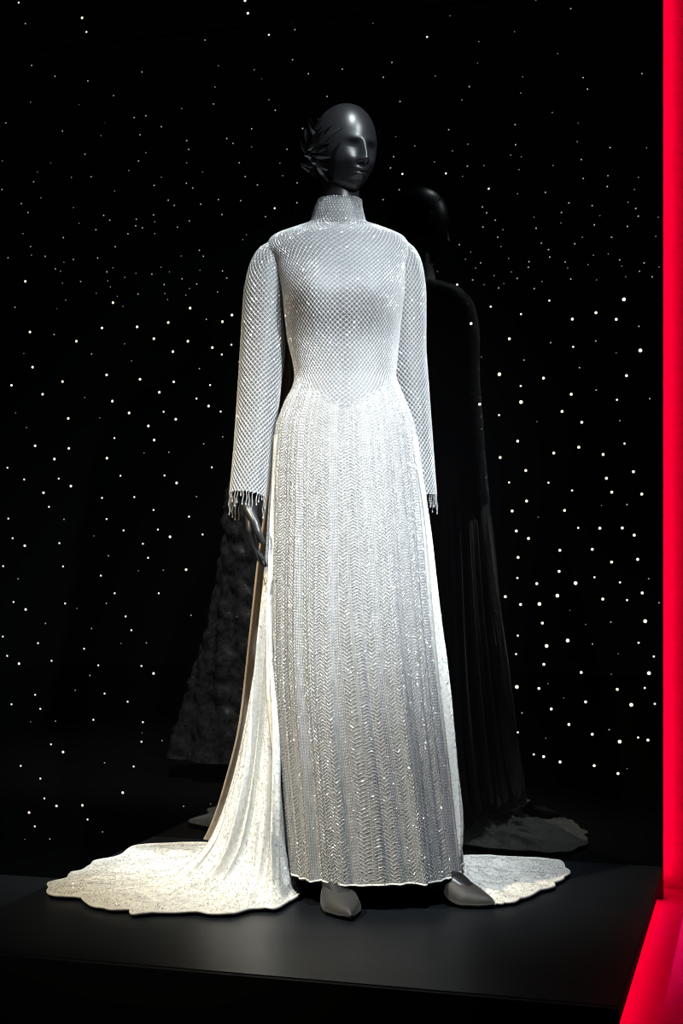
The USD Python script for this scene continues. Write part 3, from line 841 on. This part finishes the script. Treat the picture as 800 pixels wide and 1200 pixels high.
# ---------------------------------------------------------------- star lights set into the black wall
STARS = []
def stars(text, x0, y0, k):
    for tok in text.split():
        a, b, c = tok.split(',')
        STARS.append((x0 + float(a) * k, y0 + float(b) * k, 'XLMST'.index(c)))
stars('''65,9,M 285,62,L 300,111,M 88,82,S 110,227,S 191,265,S 305,281,S 394,332,S 274,363,T 106,355,T 20,427,S 217,455,S 363,428,T 466,408,S 506,402,S 486,468,S 560,440,S 351,471,T
295,535,S 506,530,T 481,559,S 176,566,T 8,559,T 130,597,T 117,631,S 248,616,T 316,614,S 447,592,T 560,615,T 535,644,S 398,663,T 7,658,S 142,687,T 74,707,S 97,738,S 255,721,T 360,748,S
381,765,S 274,775,T 333,798,S 473,761,S 471,784,S 494,791,S 533,746,S 537,770,T 444,812,S 616,789,S 584,695,S 605,713,S 647,636,S 669,653,S 697,709,S 657,767,S 758,693,S 770,745,S 703,597,T
648,488,S 655,519,S 648,565,T 787,481,S 712,139,S 758,228,T 746,302,T 741,361,S 631,377,T 493,250,S 220,825,S 106,856,S 80,811,T 400,857,S 28,895,S 157,890,S 109,886,T 222,911,T 255,901,S
339,896,S 192,934,S 210,942,T 217,983,T 280,977,S 371,944,S 374,975,T 392,930,T 433,963,T 472,949,T 527,952,S 559,928,T 588,944,T 632,968,S 570,988,S 683,986,S 692,869,S 706,890,S 629,889,T
772,941,S 787,965,S 755,1014,S 537,811,T 88,977,L 228,1042,T 334,1018,T 407,1029,T 427,1064,T 479,1021,S 572,1019,T 582,1040,T 52,1067,S 197,1072,T 383,996,T 645,1025,T 658,1002,T 694,938,T''', 0, 0, .3375)
stars('''392,162,L 660,181,L 716,220,S 772,228,L 584,231,L 476,246,L 354,250,L 104,264,L 188,273,S 265,296,L 534,287,L 652,296,L 737,318,L 600,332,L 770,342,M 318,340,S 83,339,T 432,305,T
457,364,T 113,386,L 692,391,S 370,413,L 40,449,L 217,436,L 486,428,L 603,437,L 729,448,M 148,480,L 553,473,L 682,495,M 390,504,L 724,521,L 766,540,M 448,545,L 294,491,T 568,541,M 610,567,L
237,564,L 346,562,T 54,545,T 92,596,T 515,590,L 535,639,L 397,632,M 773,628,S 707,652,S 122,659,L 239,668,L 500,684,T 586,682,S 189,705,L 371,702,L 26,735,M 735,734,M 204,773,M 418,763,M
571,762,M 84,776,M 613,788,L 246,799,L 151,822,L 354,840,M 466,837,M 682,836,S 170,871,M 533,882,M 29,912,M 656,905,M 370,913,M 222,914,S 44,980,M 429,953,M 548,950,M 590,975,L 703,967,M
326,972,T 86,1006,L 206,997,M 496,999,M 376,1041,S 514,1048,M 11,1077,M 219,1078,M 646,1089,L 350,1110,M 567,1091,S 480,1093,T 63,1121,S 398,1171,M 551,1171,M''', 0, 300, .3375)
stars('''47,194,M 89,220,L 226,199,M 369,199,S 436,244,M 158,268,S 318,286,S 267,216,T 663,240,S 10,314,M 456,292,M 132,337,M 292,356,M 508,336,S 420,338,T 25,381,M 66,408,L 179,398,M 341,414,M
491,416,M 533,442,L 312,449,S 122,516,M 261,500,S 363,512,M 443,540,M 40,549,M 140,565,M 324,603,M 106,610,T 193,608,S 496,611,M 493,648,T 491,679,M 562,675,S 177,688,M 219,715,L 72,763,M
363,752,S 464,765,M 140,807,M 426,856,L 154,876,M 196,902,L 286,900,L 101,925,L 121,973,M 304,949,M 356,992,S 86,1018,T 173,1017,S 637,903,S 731,895,T''', 0, 640, .3375)
stars('''90,46,L 80,2,L 163,121,M 253,103,S 245,207,S 300,256,S 112,242,T 138,274,T 163,346,T 185,383,S 365,335,S 418,240,S 280,446,S 103,447,S 16,481,S 38,498,S 103,510,T 226,518,S 60,565,S
81,613,S 123,642,S 201,567,T 261,635,S 260,704,S 65,697,S 211,610,T 524,81,T 560,268,S 590,217,S 618,352,S 712,128,M 740,264,T 792,55,T 787,450,S 603,475,T 669,507,T 738,562,T 596,544,S
585,583,S 626,604,M 615,659,S 559,693,S 777,602,M''', 260, 0, .3375)
stars('67,47,T 190,74,M 157,104,S 75,187,T 88,170,T 17,325,S 36,459,L 34,566,M 63,628,M', 260, 220, .325)
stars('''352,0,S 465,28,S 75,51,T 283,103,T 168,134,T 423,173,T 164,204,T 695,238,S 505,251,S 519,288,S 310,248,T 303,301,T 137,280,S 113,323,T 27,245,T 405,364,T 285,403,S 489,398,T 70,419,S
486,458,T 132,466,T 287,468,S 592,477,S 710,478,T 82,488,T 271,501,T 305,507,T 499,516,S 25,523,T 61,560,M 131,537,S 184,535,T 115,570,T 298,548,T 408,535,T 585,568,S 684,573,T 505,577,S
583,603,S 671,613,T 200,610,M 383,622,S 293,626,T 179,669,S 193,688,S 459,656,S 534,665,S 650,654,T 675,674,S 683,699,S 435,687,S 559,697,T 346,702,T 221,712,S 181,734,S 246,743,T 229,767,S
433,721,T 353,738,S 541,727,S 648,732,S 502,767,T 597,767,S 370,786,S 478,788,S 740,764,T 748,702,T 755,720,T 105,791,S 142,815,T 125,838,T 174,850,S 239,797,T 393,807,S 397,831,S 264,835,T
330,846,S 328,864,S 158,867,T 273,879,T 447,847,S 455,867,T 521,856,T 538,825,T 586,821,T 623,840,S 630,860,T 702,850,S 687,877,S 728,895,S 755,822,T 642,895,T 750,863,T 752,909,S 756,934,T
465,902,S 292,900,S 217,891,T 148,905,S 249,917,T 372,910,T 232,931,S 347,933,S 185,920,T 548,905,T 34,878,T 98,920,M''', 500, 0, .3625)
stars('''138,121,M 349,99,M 618,95,X 247,148,M 517,143,L 432,166,L 590,167,L 67,182,L 672,192,S 205,237,L 354,251,S 435,266,M 516,245,S 745,240,S 677,279,X 590,288,T 104,303,T 258,314,S 458,341,S
169,365,X 328,379,L 627,370,L 246,407,M 428,437,L 518,422,S 98,473,L 247,465,X 593,457,M 711,453,S 395,499,L 168,512,M 304,536,T 466,538,L 603,532,S 105,562,T 235,606,L 172,665,L 365,649,L
455,628,L 543,654,L 620,615,M 264,712,L 652,716,L 555,740,L 204,755,M 346,756,M 431,784,M 574,790,L 682,797,L 267,822,L 537,838,T 629,835,S 215,858,L 404,856,L 309,880,T 230,930,L 453,919,M
531,920,L 612,919,L 655,945,L 274,957,L''', 530, 320, .325)
stars('''333,156,L 465,152,L 163,185,L 544,204,L 650,193,L 330,242,L 474,266,M 160,269,M 239,292,L 397,290,X 578,287,M 695,272,S 111,345,L 323,341,X 669,330,L 508,355,L 607,359,M 737,370,S 173,377,L
250,375,X 374,401,T 681,445,X 262,453,L 438,458,T 541,449,S 162,504,M 365,524,X 279,546,X 466,538,S 654,533,M 741,508,S 571,578,T 155,579,M 716,589,M 268,621,L 420,654,L 543,661,T 696,657,X
158,713,X 248,719,L 285,700,T 567,723,L 679,717,M 349,758,T 438,774,L 624,786,X 720,782,M 298,803,L 179,819,S 370,866,L 162,898,M 465,906,L 534,887,S 276,922,T 577,936,X 652,919,M 692,930,L
227,988,M 267,997,L 334,1019,L 473,1034,L 570,1066,L 607,1046,T''', 560, 600, .2875)
kept = []
for st in STARS:
    if all((st[0] - o[0]) ** 2 + (st[1] - o[1]) ** 2 > 9 for o in kept) and st[0] < 772:
        kept.append(st)
kept.sort(key=lambda s_: s_[2])
print('stars', len(kept))
RAD = (0.0050, 0.0039, 0.0030, 0.0022, 0.0015)
MATS = ('star_big', 'star_big', 'star_mid', 'star_small', 'star_small')
def dome_mesh(r, n):
    q = np.linspace(0, 2 * PI, n + 1)[:-1]
    rings = [(r, 0.0), (r * 0.8, r * 0.45), (r * 0.35, r * 0.72)]
    V = np.array([[a * math.cos(t), -z, a * math.sin(t)] for a, z in rings for t in q] + [[0, -r * 0.8, 0]])
    f = tri(grid_faces(3, n, True))
    cap = np.array([[2 * n + i, 2 * n + (i + 1) % n, 3 * n] for i in range(n)])
    return trimesh.Trimesh(V, np.vstack([f, cap]), process=False)
rest = []
for i, (x, y, c) in enumerate(kept):
    p = wall_point(x, y, WALL_Y)
    if p[2] > 2.30:
        p = wall_point(x, y, WALL_Y - 0.012)
    if i >= 300:
        m_ = dome_mesh(RAD[c], 6); m_.apply_translation(p); rest.append((m_.vertices, m_.faces))
        continue
    side = 'left' if x < 400 else 'right'
    if y < 330:
        size = ('large warm', 'bright warm', 'medium white', 'faint white', 'pinprick white')[c]
        where = 'near the top of the wall' if y < 165 else 'between head and shoulder height'
    else:
        size = ('largest glowing', 'bright warm', 'medium warm', 'small white', 'tiny white')[c]
        where = ('at chest height' if y < 460 else 'at hip height' if y < 600 else 'at thigh height' if y < 760 else 'low down at hem height')
    if x < 400:
        by = 'at the far left' if x < 135 else 'just left of the gown' if x < 300 or y > 230 else 'above and left of the head'
    else:
        by = 'just right of the gown' if x < 620 else 'towards the red edge'
    label = f'{size} star light {where}, {by}'
    group = f'{size} star lights {where}, {by}'
    path = numbered('/World', 'star_light')
    pm = usdkit.mesh(stage, path, dome_mesh(RAD[c], 10 if c < 3 else 6), M[MATS[c]])
    pm.AddTranslateOp().Set(Gf.Vec3d(*p))
    data(pm.GetPrim(), label, 'star light', group)
for _ in range(170):
    p = np.array([rng.uniform(-5.6, -2.25), WALL_Y, rng.uniform(0.05, 2.28)])
    m_ = dome_mesh(rng.choice([0.0015, 0.0022, 0.003]), 6); m_.apply_translation(p); rest.append((m_.vertices, m_.faces))
obj('faint_star_lights', join(*rest), M['star_small'], label='scatter of the faintest pinprick star lights across the upper black wall', category='star lights', kind='stuff')
